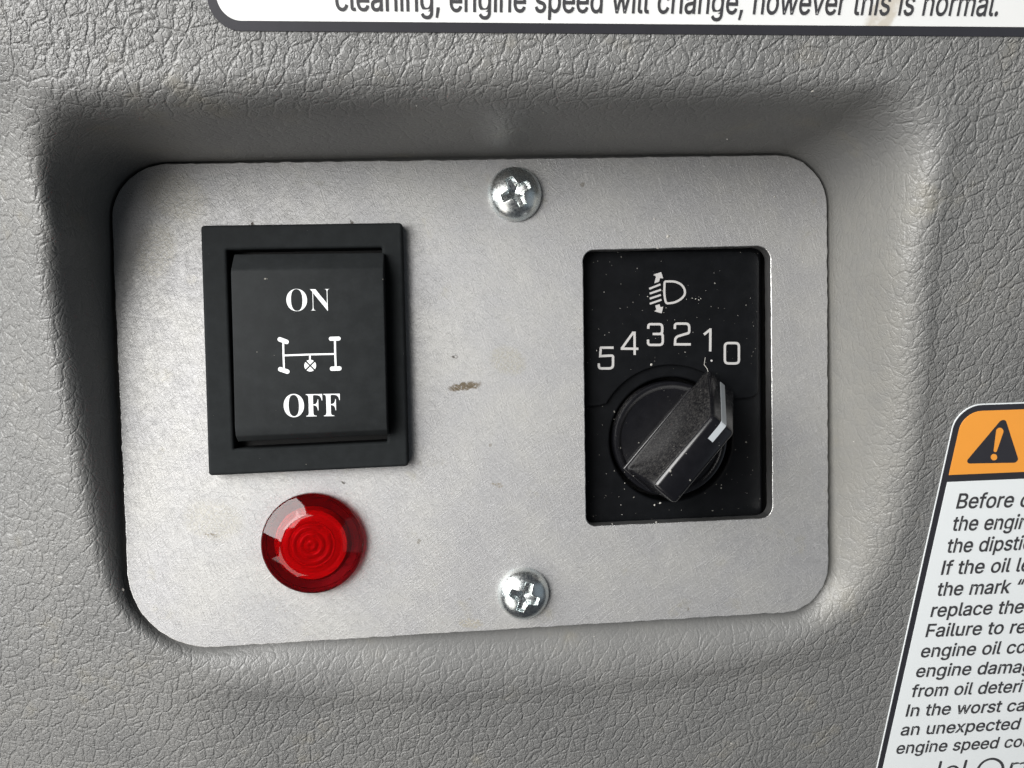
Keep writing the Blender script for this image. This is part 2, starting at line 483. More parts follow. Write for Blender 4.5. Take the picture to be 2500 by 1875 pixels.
def warp(nt, vec, scale, amount, detail=2.0):
    c = noise(nt, vec, scale, detail, out='Color')
    s = nt.nodes.new('ShaderNodeVectorMath'); s.operation = 'SUBTRACT'
    nt.links.new(c, s.inputs[0]); s.inputs[1].default_value = (.5, .5, .5)
    k = nt.nodes.new('ShaderNodeVectorMath'); k.operation = 'SCALE'
    nt.links.new(s.outputs[0], k.inputs[0]); k.inputs['Scale'].default_value = amount
    a = nt.nodes.new('ShaderNodeVectorMath'); a.operation = 'ADD'
    nt.links.new(vec, a.inputs[0]); nt.links.new(k.outputs[0], a.inputs[1])
    return a.outputs[0]


def cells(nt, vec, scale, feature='DISTANCE_TO_EDGE', rnd=1.0):
    v = nd(nt, 'ShaderNodeTexVoronoi', feature=feature)
    v.inputs['Scale'].default_value = scale
    v.inputs['Randomness'].default_value = rnd
    nt.links.new(vec, v.inputs['Vector'])
    return v.outputs['Distance']


def bump(nt, height, dist_mm, strength=1.0, normal=None):
    b = nt.nodes.new('ShaderNodeBump')
    b.inputs['Distance'].default_value = dist_mm * MM
    if isinstance(strength, (int, float)): b.inputs['Strength'].default_value = strength
    else: nt.links.new(strength, b.inputs['Strength'])
    nt.links.new(height, b.inputs['Height'])
    if normal is not None: nt.links.new(normal, b.inputs['Normal'])
    return b.outputs['Normal']


def speck_mask(nt, vec, scale, size, density):
    """small scattered flecks: share of cells given by density"""
    v = nd(nt, 'ShaderNodeTexVoronoi', feature='F1')
    v.inputs['Scale'].default_value = scale
    nt.links.new(vec, v.inputs['Vector'])
    sep = nt.nodes.new('ShaderNodeSeparateColor')
    nt.links.new(v.outputs['Color'], sep.inputs[0])
    sz = math_node(nt, 'MULTIPLY', sep.outputs[1], size)
    near = math_node(nt, 'LESS_THAN', v.outputs['Distance'], sz)
    some = math_node(nt, 'LESS_THAN', sep.outputs[0], density)
    return math_node(nt, 'MULTIPLY', near, some)


def leather_material():
    m, nt, p = new_mat('grained_vinyl')
    v = coords_mm(nt)
    at = nd(nt, 'ShaderNodeAttribute', attribute_name='grain')
    grain = at.outputs['Fac']
    w1 = warp(nt, v, 0.55, 1.1, 3)
    big = smooth_map(nt, cells(nt, mapping(nt, w1, 0.5, (1.0, 0.72, 1.0)), 0.60), 0.0, 0.13)
    w2 = warp(nt, v, 1.4, 0.7, 2)
    mid = smooth_map(nt, cells(nt, mapping(nt, w2, -0.3, (1.0, 0.8, 1.0), (9, 4, 2)), 1.35), 0.0, 0.13)
    patch = smooth_map(nt, noise(nt, v, 0.22, 2), 0.30, 0.60)
    w3 = warp(nt, v, 2.2, 0.4, 2)
    sml = smooth_map(nt, cells(nt, mapping(nt, w3, 0.9, (1.0, 0.7, 1.0)), 2.0), 0.0, 0.18)
    fine = noise(nt, v, 3.2, 3, 0.6)
    h = math_node(nt, 'MULTIPLY', big, 1.0)
    h = math_node(nt, 'MULTIPLY_ADD', mid, 0.62, h)
    h = math_node(nt, 'MULTIPLY_ADD', math_node(nt, 'MULTIPLY', sml, patch), 0.28, h)
    h = math_node(nt, 'MULTIPLY_ADD', fine, 0.22, h)
    for sc, wd, am, rot in ((0.75, 0.035, 0.26, 0.4), (1.5, 0.05, 0.14, -0.7)):
        cr = math_node(nt, 'ABSOLUTE', math_node(nt, 'SUBTRACT', noise(nt, mapping(nt, w2, rot, (1, .65, 1)), sc, 2, .55), .5))
        h = math_node(nt, 'MULTIPLY_ADD', smooth_map(nt, cr, 0.0, wd), am, h)
    n1 = bump(nt, h, 0.092, grain)
    micro = noise(nt, v, 9.0, 3, 0.6)
    n2 = bump(nt, micro, 0.018, 0.8, n1)
    nt.links.new(n2, p.inputs['Normal'])
    tone = noise(nt, v, 0.06, 3, 0.6)
    c = mix_col(nt, smooth_map(nt, tone, 0.35, 0.7), (0.177, 0.178, 0.175, 1), (0.205, 0.205, 0.199, 1))
    dirt = smooth_map(nt, noise(nt, v, 0.12, 4, 0.65), 0.58, 0.75, 0, 0.35)
    c = mix_col(nt, dirt, c, (0.24, 0.22, 0.165, 1))
    fl = nd(nt, 'ShaderNodeAttribute', attribute_name='film')
    fm = math_node(nt, 'MULTIPLY', fl.outputs['Fac'], smooth_map(nt, noise(nt, v, 0.35, 4, .65), 0.25, 0.7, 0.45, 1.0))
    c = mix_col(nt, fm, c, (0.250, 0.243, 0.218, 1))  # cream dust film, its colour also brightens the right pocket wall
    lint = speck_mask(nt, warp(nt, v, 3.0, 0.5), 0.35, 0.06, 0.10)
    c = mix_col(nt, lint, c, (0.6, 0.58, 0.53, 1))
    nt.links.new(c, p.inputs['Base Color'])
    rr = smooth_map(nt, fine, 0.3, 0.7, 0.31, 0.43)
    nt.links.new(rr, p.inputs['Roughness'])
    p.inputs['Specular IOR Level'].default_value = 0.62
    return m


def aluminium_material():
    m, nt, p = new_mat('scuffed_aluminium')
    v = coords_mm(nt)
    p.inputs['Metallic'].default_value = 0.74
    blotch = noise(nt, v, 0.10, 4, 0.6)
    mott = noise(nt, v, 1.1, 4, 0.65)
    c = mix_col(nt, smooth_map(nt, blotch, 0.35, 0.68), (0.395, 0.395, 0.402, 1), (0.45, 0.447, 0.434, 1))
    c = mix_col(nt, smooth_map(nt, mott, 0.52, 0.72, 0, 0.40), c, (0.33, 0.33, 0.33, 1))
    grit = smooth_map(nt, noise(nt, v, 4.5, 3, 0.7), 0.35, 0.68)
    c = mix_col(nt, math_node(nt, 'MULTIPLY', grit, 0.42), c, (0.62, 0.62, 0.61, 1))
    # yellowish film and old glue marks
    film = smooth_map(nt, noise(nt, mapping(nt, v, 0, (1, 1, 1), (31, 8, 0)), 0.16, 4, 0.7), 0.60, 0.74, 0, 0.30)
    c = mix_col(nt, film, c, (0.42, 0.395, 0.29, 1))
    spots = speck_mask(nt, warp(nt, v, 2.5, 0.5), 0.30, 0.13, 0.10)
    c = mix_col(nt, math_node(nt, 'MULTIPLY', spots, 0.55), c, (0.20, 0.18, 0.14, 1))
    # local glue remnants and painted dark notches: ellipse masks around fixed points of the plate
    def blot(cx, cy, rx, ry, rot, amount, col, c):
        q = mapping(nt, warp(nt, v, 1.6, 0.9, 3), 0, (1, 1, 1), (-cx, -cy, 0))
        q = mapping(nt, q, rot, (1.0 / rx, 1.0 / ry, 0))
        l = nt.nodes.new('ShaderNodeVectorMath'); l.operation = 'LENGTH'
        nt.links.new(q, l.inputs[0])
        k = smooth_map(nt, l.outputs['Value'], 1.0, 0.6, 0, amount)
        k = math_node(nt, 'MULTIPLY', k, smooth_map(nt, noise(nt, v, 3.2, 3, .7), *((0.30, 0.46) if amount >= 1 else (0.38, 0.56))))
        return mix_col(nt, k, c, col)
    for px, py, rx, ry, ro, am, col in STAINS_AND_NOTCHES:
        q = on(px, py, 0)
        c = blot(q.x, q.y, rx, ry, ro, am, col, c)
    streak = noise(nt, mapping(nt, v, 0.72, (0.09, 2.2, 1)), 2.4, 3, 0.7)
    c = mix_col(nt, smooth_map(nt, streak, 0.50, 0.72, 0, 0.30), c, (0.60, 0.60, 0.60, 1))
    streak2 = noise(nt, mapping(nt, v, -0.5, (0.10, 2.2, 1), (17, 3, 0)), 2.8, 3, 0.7)
    c = mix_col(nt, smooth_map(nt, streak2, 0.54, 0.74, 0, 0.28), c, (0.30, 0.30, 0.30, 1))
    nt.links.new(c, p.inputs['Base Color'])
    # hairline scratches in several directions
    h = None
    for rot, sc, lo in ((0.75, 2.6, 0.0), (-0.6, 3.4, 5.0), (0.15, 3.0, 9.0), (1.3, 2.9, 13.0)):
        s = noise(nt, mapping(nt, v, rot, (0.10, 1.9, 1), (lo, lo, 0)), sc, 3, 0.75)
        s = smooth_map(nt, s, 0.50, 0.72, 0, 1.1)
        h = s if h is None else math_node(nt, 'ADD', h, s)
    h = math_node(nt, 'MULTIPLY_ADD', noise(nt, v, 3.2, 4, 0.85), 1.5, h)
    nt.links.new(bump(nt, h, 0.015, 0.9), p.inputs['Normal'])
    rr = math_node(nt, 'MULTIPLY_ADD', smooth_map(nt, mott, 0.3, 0.75), 0.10, 0.57)
    nt.links.new(rr, p.inputs['Roughness'])
    return m


def cut_edge_material():
    m, nt, p = new_mat('sawn_aluminium')
    v = coords_mm(nt)
    p.inputs['Metallic'].default_value = 1.0
    p.inputs['Base Color'].default_value = (0.75, 0.75, 0.74, 1)
    p.inputs['Roughness'].default_value = 0.35
    nt.links.new(bump(nt, noise(nt, v, 4.0, 3, .7), 0.08, 0.8), p.inputs['Normal'])
    return m


def plastic(name, col, rough=0.45, grain_mm=0.006, scale=7.0, dust=0.0, spec=0.5, dust_scale=1.6, dust_size=0.22, dust_col=(0.30, 0.29, 0.26, 1), side=None):
    m, nt, p = new_mat(name)
    v = coords_mm(nt)
    t = noise(nt, v, 0.5, 4, .65)
    c = mix_col(nt, smooth_map(nt, t, .3, .75), tuple(x * .88 for x in col[:3]) + (1,), tuple(x * 1.15 for x in col[:3]) + (1,))
    if dust:
        d = speck_mask(nt, warp(nt, v, 4.0, 0.35), dust_scale, dust_size, dust)
        d2 = speck_mask(nt, warp(nt, mapping(nt, v, .7, (1, 1, 1), (3, 7, 1)), 5.0, 0.3), dust_scale * 2.6, dust_size * 1.1, dust * 0.8)
        k = math_node(nt, 'MULTIPLY', math_node(nt, 'MAXIMUM', d, d2), 0.75)
        c = mix_col(nt, k, c, dust_col)
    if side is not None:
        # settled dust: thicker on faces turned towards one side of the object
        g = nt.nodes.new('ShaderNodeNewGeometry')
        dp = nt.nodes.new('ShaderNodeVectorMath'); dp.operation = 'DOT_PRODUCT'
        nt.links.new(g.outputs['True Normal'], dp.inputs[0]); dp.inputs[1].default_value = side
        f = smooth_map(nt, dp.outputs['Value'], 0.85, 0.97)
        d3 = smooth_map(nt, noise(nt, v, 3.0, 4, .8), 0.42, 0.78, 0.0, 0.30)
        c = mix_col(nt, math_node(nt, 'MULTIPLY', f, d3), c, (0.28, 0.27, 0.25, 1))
    nt.links.new(c, p.inputs['Base Color'])
    p.inputs['Specular IOR Level'].default_value = spec
    rr = math_node(nt, 'MULTIPLY_ADD', t, 0.16, rough - 0.08)
    nt.links.new(rr, p.inputs['Roughness'])
    nt.links.new(bump(nt, noise(nt, v, scale, 3, .6), grain_mm, 0.8), p.inputs['Normal'])
    return m


def sheet(name, col, rough=0.35, var=0.05, stain=False):
    m, nt, p = new_mat(name)
    v = coords_mm(nt)
    t = noise(nt, v, 0.35, 4, .6)
    c = mix_col(nt, t, tuple(x * (1 - var) for x in col[:3]) + (1,), tuple(min(1, x * (1 + var)) for x in col[:3]) + (1,))
    if stain:
        # brown smear running across the sticker
        a, b = onp(2195, -30), onp(2120, 92)
        mid = (a + b) / 2
        ang = math.atan2((b - a).y, (b - a).x)
        q = mapping(nt, warp(nt, v, 0.5, 1.6, 3), 0, (1, 1, 1), (-mid.x, -mid.y, 0))
        q = mapping(nt, q, -ang, (1 / 4.5, 1 / 1.7, 0))
        l = nt.nodes.new('ShaderNodeVectorMath'); l.operation = 'LENGTH'
        nt.links.new(q, l.inputs[0])
        k = smooth_map(nt, l.outputs['Value'], 1.0, .55, 0, .55)
        k = math_node(nt, 'MULTIPLY', k, smooth_map(nt, noise(nt, v, .9, 3, .6), .25, .6, .45, 1))
        c = mix_col(nt, k, c, (0.42, 0.34, 0.22, 1))
    nt.links.new(c, p.inputs['Base Color'])
    p.inputs['Roughness'].default_value = rough
    nt.links.new(bump(nt, noise(nt, v, 0.9, 2), 0.008, 0.5), p.inputs['Normal'])
    return m


STAINS_AND_NOTCHES = [  # photo pixel of the mark, radii mm, rotation, amount, colour
    (1135, 943, 2.6, 0.62, -0.10, 1.0, (0.16, 0.13, 0.09, 1)),
    (617, 549, 0.35, 0.40, 0.0, 1.0, (0.10, 0.09, 0.08, 1)),  # cutout notch above the bezel, its dark gap painted as a spot
    (860, 545, 0.30, 0.35, 0.0, 1.0, (0.10, 0.09, 0.08, 1)),  # second bezel notch, dark gap painted likewise
    (1110, 872, 0.5, 0.25, 0.0, 0.9, (0.10, 0.09, 0.08, 1)),
    (1240, 880, 3.0, 2.2, 0.4, 0.35, (0.40, 0.37, 0.26, 1)),
    (520, 1270, 4.5, 3.2, 0.2, 0.26, (0.42, 0.39, 0.28, 1)),
    (515, 1306, 1.4, 0.22, 0.05, 0.8, (0.22, 0.19, 0.14, 1)),
    (1215, 1183, 1.0, 0.35, 0.2, 0.7, (0.26, 0.22, 0.15, 1)),
    (1150, 1523, 2.0, 0.8, 0.1, 0.5, (0.45, 0.40, 0.28, 1)),
    (838, 1178, 0.5, 0.2, 0.6, 0.9, (0.10, 0.09, 0.08, 1)),
    (430, 480, 5.0, 3.5, 0.3, 0.25, (0.44, 0.40, 0.28, 1)),
    (380, 610, 3.0, 4.5, 0.2, 0.25, (0.44, 0.40, 0.28, 1)),
]
M_panel = leather_material()
M_alu = aluminium_material()
M_cut = cut_edge_material()
M_bezel = plastic('matt_black_plastic', (0.0165, 0.0185, 0.0195), 0.58, 0.008, 5.0, 0.004, 0.05)
M_rocker = plastic('satin_black_plastic', (0.0205, 0.0225, 0.0235), 0.52, 0.010, 6.0, 0.003, 0.07)
M_house = plastic('dusty_black_plastic', (0.0045, 0.005, 0.006), 0.45, 0.003, 5.0, 0.035, 0.17)
M_knob = plastic('glossy_black_plastic', (0.005, 0.005, 0.0065), 0.24, 0.002, 5.0, 0.05, 0.80, side=(-0.77, 0.63, 0.08))
M_void = plastic('cavity_dark', (0.004, 0.004, 0.004), 0.7)  # near-black, the shade inside gaps put into the colour
M_ink = sheet('white_print', (0.80, 0.82, 0.82), 0.5)
M_ink_grey = sheet('grey_white_print', (0.50, 0.49, 0.48), 0.5)
M_mark = sheet('white_marker_paint', (0.40, 0.43, 0.45), 0.4)
M_white = sheet('white_vinyl_sticker', (0.81, 0.82, 0.81), 0.38, 0.02, stain=True)
M_white2 = sheet('cool_white_vinyl_sticker', (0.83, 0.87, 0.88), 0.38, 0.02)
M_black = sheet('black_sticker_ink', (0.030, 0.030, 0.036), 0.38, 0.15)
M_text = sheet('dark_grey_sticker_ink', (0.050, 0.050, 0.054), 0.45, 0.15)
M_orange = sheet('orange_sticker_ink', (0.90, 0.36, 0.055), 0.38, 0.03)


def zinc_material():
    m, nt, p = new_mat('zinc_plated_steel')
    v = coords_mm(nt)
    p.inputs['Metallic'].default_value = 1.0
    c = mix_col(nt, smooth_map(nt, noise(nt, v, .8, 3), .35, .65), (0.74, 0.80, 0.81, 1), (0.84, 0.86, 0.84, 1))
    nt.links.new(c, p.inputs['Base Color'])
    rr = smooth_map(nt, noise(nt, v, 3.0, 4, .7), .35, .7, .22, .36)
    nt.links.new(rr, p.inputs['Roughness'])
    nt.links.new(bump(nt, noise(nt, v, 3.0, 3, .7), 0.03, 0.5), p.inputs['Normal'])
    return m


def lens_material():
    m, nt, p = new_mat('clear_red_plastic')
    p.inputs['Base Color'].default_value = (0.86, 0.02, 0.035, 1)
    p.inputs['Roughness'].default_value = 0.04
    p.inputs['IOR'].default_value = 1.5
    p.inputs['Transmission Weight'].default_value = 1.0
    v = coords_mm(nt)
    nt.links.new(bump(nt, noise(nt, v, 0.35, 1), 0.006, 0.3), p.inputs['Normal'])
    return m


def core_material():
    m, nt, p = new_mat('red_lamp_core')
    p.inputs['Base Color'].default_value = (0.54, 0.011, 0.018, 1)
    p.inputs['Roughness'].default_value = 0.22
    return m


M_zinc = zinc_material()
M_lens = lens_material()
M_core = core_material()
M_seat = plastic('dark_red_plastic', (0.10, 0.005, 0.007), 0.35)

# ------------------------------------------------------------------ plate outline (mm, on z = 0)
TLc, TRc, BRc, BLc = (-50.45, 29.45), (43.85, 30.0), (43.55, -33.05), (-50.85, -33.5)
PLATE = densify(round_loop([TLc, TRc, BRc, BLc], [7.2, 7.0, 6.6, 10.5], 14), 0.35)
PLATE = orient(PLATE, True)

# ------------------------------------------------------------------ dashboard panel
LIP_PX = [(132, 470), (118, 580), (120, 690), (142, 850), (180, 1020), (222, 1240), (262, 1420), (330, 1540), (500, 1640), (820, 1668),
          (1250, 1648), (1700, 1612), (1950, 1565), (2090, 1470), (2165, 1290), (2196, 1080), (2204, 800), (2200, 520), (2165, 345),
          (2060, 262), (1700, 238), (1250, 245), (800, 248), (460, 258), (280, 300), (180, 372)]


def softplus(x, w):
    t = x / w
    return w * (t if t > 30 else math.log1p(math.exp(t)))


def sstep(a, b, x):  # also falls when a > b
    t = min(1, max(0, (x - a) / (b - a)))
    return t * t * (3 - 2 * t)


def outer_z(x, y):
    z = PZ + PB * y
    k = 0.16 + 0.55 * sstep(-40, 25, y)
    z -= k * softplus(-53.6 + 8.0 * sstep(40, 27, y) - x, 1.6)                 # the left edge turns away towards the window
    z += 0.9 * math.exp(-((y + 38.2) / 3.0) ** 2) * sstep(-50, -36, x) * sstep(50, 38, x)   # raised bead under the plate
    z += 0.8 * math.exp(-((x - 47.0) / 2.2) ** 2) * sstep(-30, -12, y) * sstep(33, 24, y)
    return z


def ray_hit(loop, c, d):
    best = None
    for i in range(len(loop)):
        a, b = Vector(loop[i]) - c, Vector(loop[(i + 1) % len(loop)]) - c
        e = b - a
        den = d.x * e.y - d.y * e.x
        if abs(den) < 1e-12: continue
        t = (a.x * e.y - a.y * e.x) / den
        u = (a.x * d.y - a.y * d.x) / den
        if t > 0 and -1e-6 <= u <= 1 + 1e-6:
            best = t if best is None else max(best, t)
    return best


def on_panel(px, py):
    z = 5.0
    for _ in range(60):
        p = on(px, py, z)
        z += 0.5 * (outer_z(p.x, p.y) - z)
    return on(px, py, z)


def build_panel():
    lip = chaikin([tuple(on_panel(*q)[:2]) for q in LIP_PX], 3, True)
    c = Vector((-3.4, -1.8))
    coarse = PLATE[::3]
    # far boundary
    far = [(-190, -160), (190, -160), (190, 130), (-190, 130)]
    NS = 900
    mb = MB()
    grain = []
    cols = []
    FLOOR = -2.15
    for s in range(NS):
        a = 2 * math.pi * s / NS
        d = Vector((math.cos(a), math.sin(a) * 0.72)).normalized()
        rp, rl, rf = ray_hit(coarse, c, d), ray_hit(lip, c, d), ray_hit(far, c, d)
        r_foot = rp + 0.5
        rl = max(rl, r_foot + 0.45)
        P = lambda r, z: Vector((r, z))
        q = c + d * rl
        zl = outer_z(q.x, q.y)
        zl = max(zl, FLOOR + 0.3)
        A, B, C = P(rp - 5, FLOOR), P(r_foot, FLOOR), P(rl, zl)
        rD = rl + 7.0
        qd = c + d * rD
        D = P(rD, outer_z(qd.x, qd.y))
        wall = (C - B).length
        fr = min(1.6, wall * .4)
        lr = min(5.5, wall * .55)
        e = (C - B).normalized()
        f = (D - C).normalized()
        lo = min(lr, 3.6)
        prof = [(A, 0), (B - P(fr, 0) , 0.0)]
        b0, b2 = B - P(fr, 0), B + e * fr
        for k in range(1, 8):
            t = k / 8
            prof.append((b0 * (1 - t) ** 2 + B * 2 * t * (1 - t) + b2 * t * t, .12))
        c0, c2 = C - e * lr, C + f * lo
        for k in range(0, 11):
            t = k / 10
            g = 0.06 + 0.94 * 0
            prof.append((b2.lerp(c0, t), 0.22 + 0.16 * t))
        for k in range(1, 17):
            t = k / 16
            prof.append((c0 * (1 - t) ** 2 + C * 2 * t * (1 - t) + c2 * t * t, 0.38 + 0.52 * t))
        col = []
        for (p, g) in prof:
            w = c + d * p.x
            col.append((Vector((w.x, w.y, p.y)), g))
        r0 = c2.x
        z0 = c2.y
        w0 = c + d * r0
        dz0 = z0 - outer_z(w0.x, w0.y)
        NO = 60
        for k in range(1, NO + 1):
            t = (k / NO) ** 1.6
            r = r0 + (rf - r0) * t
            w = c + d * r
            col.append((Vector((w.x, w.y, outer_z(w.x, w.y) + dz0 * math.exp(-(r - r0) / 2.0))), min(1.0, .85 + (r - r0) * .06)))
        cols.append(col)
    m = len(cols[0])
    vs = [p for col in cols for (p, g) in col]
    gr = [g for col in cols for (p, g) in col]
    fs = []
    for s in range(NS):
        s2 = (s + 1) % NS
        for k in range(m - 1):
            fs.append((s * m + k, s * m + k + 1, s2 * m + k + 1, s2 * m + k))
    mb.add(vs, fs)
    o = mb.build('dashboard_panel', M_panel, None, smooth=180)
    at = o.data.attributes.new('grain', 'FLOAT', 'POINT')
    at.data.foreach_set('value', gr)
    fa = o.data.attributes.new('film', 'FLOAT', 'POINT')
    fa.data.foreach_set('value', [max(0.0, sstep(.98, .5, g)) * sstep(40, 45, v.x) * sstep(30, 20, v.y) * .55 if g < .98 else 0.0 for v, g in zip(vs, gr)])  # dust film on the right pocket wall, doubling as painted brightness
    return o


panel = build_panel()
tag(panel, 'grey leather-grained moulded dashboard panel with a sunken pocket around the metal plate', 'dashboard panel', kind='structure')

# ------------------------------------------------------------------ aluminium plate
WIN = round_loop([tuple(on(*q)[:2]) for q in ((1423, 611), (1881, 600), (1886.5, 1264), (1431, 1285))], [1.5, 1.9, 1.7, 1.3], 8)
plate_root = root('mounting_plate', (-3.4, -1.8, -2.0), 'large flat scuffed aluminium plate with rounded corners set in the grey dashboard pocket', 'plate')
rng = random.Random(3)


def ragged(loop, amp):
    n = len(loop)
    r = [rng.gauss(0, 1) for _ in range(n)]
    r2 = [(r[i - 1] + r[i] * 2 + r[(i + 1) % n]) / 4 for i in range(n)]
    out = []
    for i in range(n):
        a, b = Vector(loop[i - 1]), Vector(loop[(i + 1) % n])
        t = (b - a).normalized()
        out.append((loop[i][0] - t.y * r2[i] * amp, loop[i][1] + t.x * r2[i] * amp))
    return out


outer_loop = ragged(orient(PLATE, True), 0.05)
win_loop = ragged(orient(densify(WIN, 0.35), False), 0.02)
BZ_HOLE = [tuple(on(*q)[:2]) for q in ((540, 590), (950, 585), (962, 1095), (560, 1112))]
mb = MB()
slab(mb, outer_loop, [win_loop, BZ_HOLE], 0.0, -2.0, 0.10, 3)
plate = mb.build('face', M_alu, plate_root, smooth=12)
plate.data.materials.append(M_cut)
for pl in plate.data.polygons:
    if abs(pl.normal.z) < 0.97: pl.material_index = 1

# ------------------------------------------------------------------ screws
def screw(px, py, r, rot, label, h=2.3):
    c = on(px, py, 0.0)
    R = root('cross_head_screw', (c.x, c.y, 0), label, 'screw', 'screws holding the plate')
    na, nr = 160, 64
    vs, fs = [], []
    def recess(x, y):
        ca, sa = math.cos(-rot), math.sin(-rot)
        u, v = x * ca - y * sa, x * sa + y * ca
        u, v = abs(u), abs(v)
        if v > u: u, v = v, u
        # arm: half width .55 narrowing, length 2.0; plus a round centre
        hw = 0.56 - 0.05 * u
        d_arm = max(v - hw, u - 1.95)
        # fillet between the arms
        d_c = math.hypot(u, v) - 0.98
        k = 0.25
        hmix = max(0, min(1, .5 + .5 * (d_c - d_arm) / k))
        d = d_c * (1 - hmix) + d_arm * hmix - k * hmix * (1 - hmix)
        dep = 1.25 - 0.32 * u
        return max(0.0, dep) * sstep(0.10, -0.16, d)
    for j in range(nr + 1):
        rr = r * j / nr
        for k in range(na):
            a = 2 * math.pi * k / na
            x, y = rr * math.cos(a), rr * math.sin(a)
            t = rr / r
            z = 0.35 + (h - 0.35) * (max(0, 1 - t ** 2.3)) ** 0.62
            z -= recess(x, y)
            vs.append((c.x + x, c.y + y, z))
    for j in range(nr):
        for k in range(na):
            fs.append((j * na + k, (j + 1) * na + k, (j + 1) * na + (k + 1) % na, j * na + (k + 1) % na))
    b = len(vs)
    for k in range(na):
        a = 2 * math.pi * k / na
        vs.append((c.x + r * math.cos(a), c.y + r * math.sin(a), 0.002))
    for k in range(na):
        fs.append((nr * na + k, b + k, b + (k + 1) % na, nr * na + (k + 1) % na))
    m = MB(); m.add(vs, fs)
    m.build('head', M_zinc, R, smooth=50)
    return R


screw(1256, 475, 3.58, math.radians(27), 'zinc cross-head screw at the top middle edge of the metal plate')
screw(1277, 1447, 3.5, math.radians(-21), 'zinc cross-head screw at the bottom middle edge of the metal plate')

# ------------------------------------------------------------------ rocker switch
bz = [tuple(on(*q)[:2]) for q in ((501, 556), (984, 549), (999, 1133), (520, 1156))]
bc = on(750, 852, 0)
sw = root('rocker_switch', (bc.x, bc.y, 0), 'black rocker switch marked ON and OFF on the left of the metal plate', 'switch')
BZ = 2.0
op = [tuple(on(*q, BZ)[:2]) for q in ((553, 610), (932, 604), (945, 1078), (571, 1096))]
mb = MB()
slab(mb, round_loop(bz, 0.45, 4), [round_loop(op, 0.12, 2)], BZ, -1.2, 0.38, 4)
# inside walls of the opening reach down to a dark floor
mb.build('bezel', M_bezel, sw, smooth=12)
m2 = MB()
m2.add([(op[0][0] - .3, op[0][1] + .3, -1.0), (op[1][0] + .3, op[1][1] + .3, -1.0), (op[2][0] + .3, op[2][1] - .3, -1.0), (op[3][0] - .3, op[3][1] - .3, -1.0)], [(0, 3, 2, 1)])
m2.build('switch_well', M_void, sw)

RZF = 4.6                                 # height of the rocker's face
f_tl, f_tr, f_br, f_bl = on(563, 658, RZF), on(936, 653, RZF), on(946, 1064, RZF), on(574, 1081, RZF)
t_l, t_r = on(566, 622, 2.6), on(922, 617, 2.6)


def lerp2(a, b, t): return a + (b - a) * t


tk = 1 + (t_l.y - f_tl.y) / (f_tl.y - f_bl.y)
prof = [(tk + .005, -0.9), (tk, 2.9), (1.0, RZF - .10), (0.985, RZF), (0.5, RZF - 0.10), (0.09, RZF), (0.035, RZF - .30), (0.0, RZF - 1.3), (-0.006, -0.9)]
vs, fs = [], []
for s in range(2):
    top, bot = (f_tl, f_bl) if s == 0 else (f_tr, f_br)
    for (t, z) in prof:
        q = bot.lerp(top, t)
        vs.append((q.x, q.y, z))
n = len(prof)
for k in range(n):
    fs.append((k, (k + 1) % n, n + (k + 1) % n, n + k))
fs.append(tuple(range(n))[::-1])
fs.append(tuple(range(n, 2 * n)))
mb = MB(); mb.add(vs, fs)
rocker = mb.build('rocker', M_rocker, sw, smooth=40, bevel=0.34)


def rock(off):
    def place(px, py):
        q = on(px, py, RZF + 0.0)
        # follow the shallow hollow of the face
        t = (q.y - (f_bl.y + f_br.y) / 2) / ((f_tl.y - f_bl.y))
        h = RZF - 0.10 * (1 - abs(t - .53) / .46) if 0.07 < t < 0.985 else RZF
        return (q.x, q.y, h + off)
    return place


def word(parent, name, mat, s, x0, x1, ytop, ybase, place, bold, keys=None, skew=0.0, slope=0.0):
    """text laid between pixel columns x0..x1, cap top ytop, baseline ybase (at x0)"""
    mbw = MB()
    x, lo, hi, groups = 0.0, None, 0, []
    for ch in s:
        adv, gs = glyph_groups('S' + ch, bold)
        for g in gs:
            groups.append([[(p[0] + x, p[1]) for p in l] for l in g])
        xs = [p[0] + x for g in gs for l in g for p in l]
        lo = min(xs) if lo is None else min(lo, min(xs)); hi = max(hi, max(xs))
        x += adv
    cap = max(p[1] for g in groups for l in g for p in l)
    cap0 = min(p[1] for g in groups for l in g for p in l)
    kx = (x1 - x0) / (hi - lo)
    ky = (ybase - ytop) / (cap - cap0)
    for i, g in enumerate(groups):
        pl = lambda a, b, i=i: place(x0 + (a - lo) * kx + (b - cap0) * ky * skew, ybase - (b - cap0) * ky + (a - lo) * kx * slope)
        print_loops(mbw, [[(p[0], p[1]) for p in l] for l in g], lambda a, b: Vector(pl(a, b)) + Vector((0, 0, 0.003 * i)))
    return mbw.build(name, mat, parent)


word(rocker, 'on_lettering', M_ink, 'ON', 700, 807, 705.5, 760, rock(.035), -9, skew=-.03, slope=-.012)
word(rocker, 'off_lettering', M_ink, 'OFF', 693.5, 831, 962, 1019, rock(.035), -2, skew=-.03, slope=-.016)
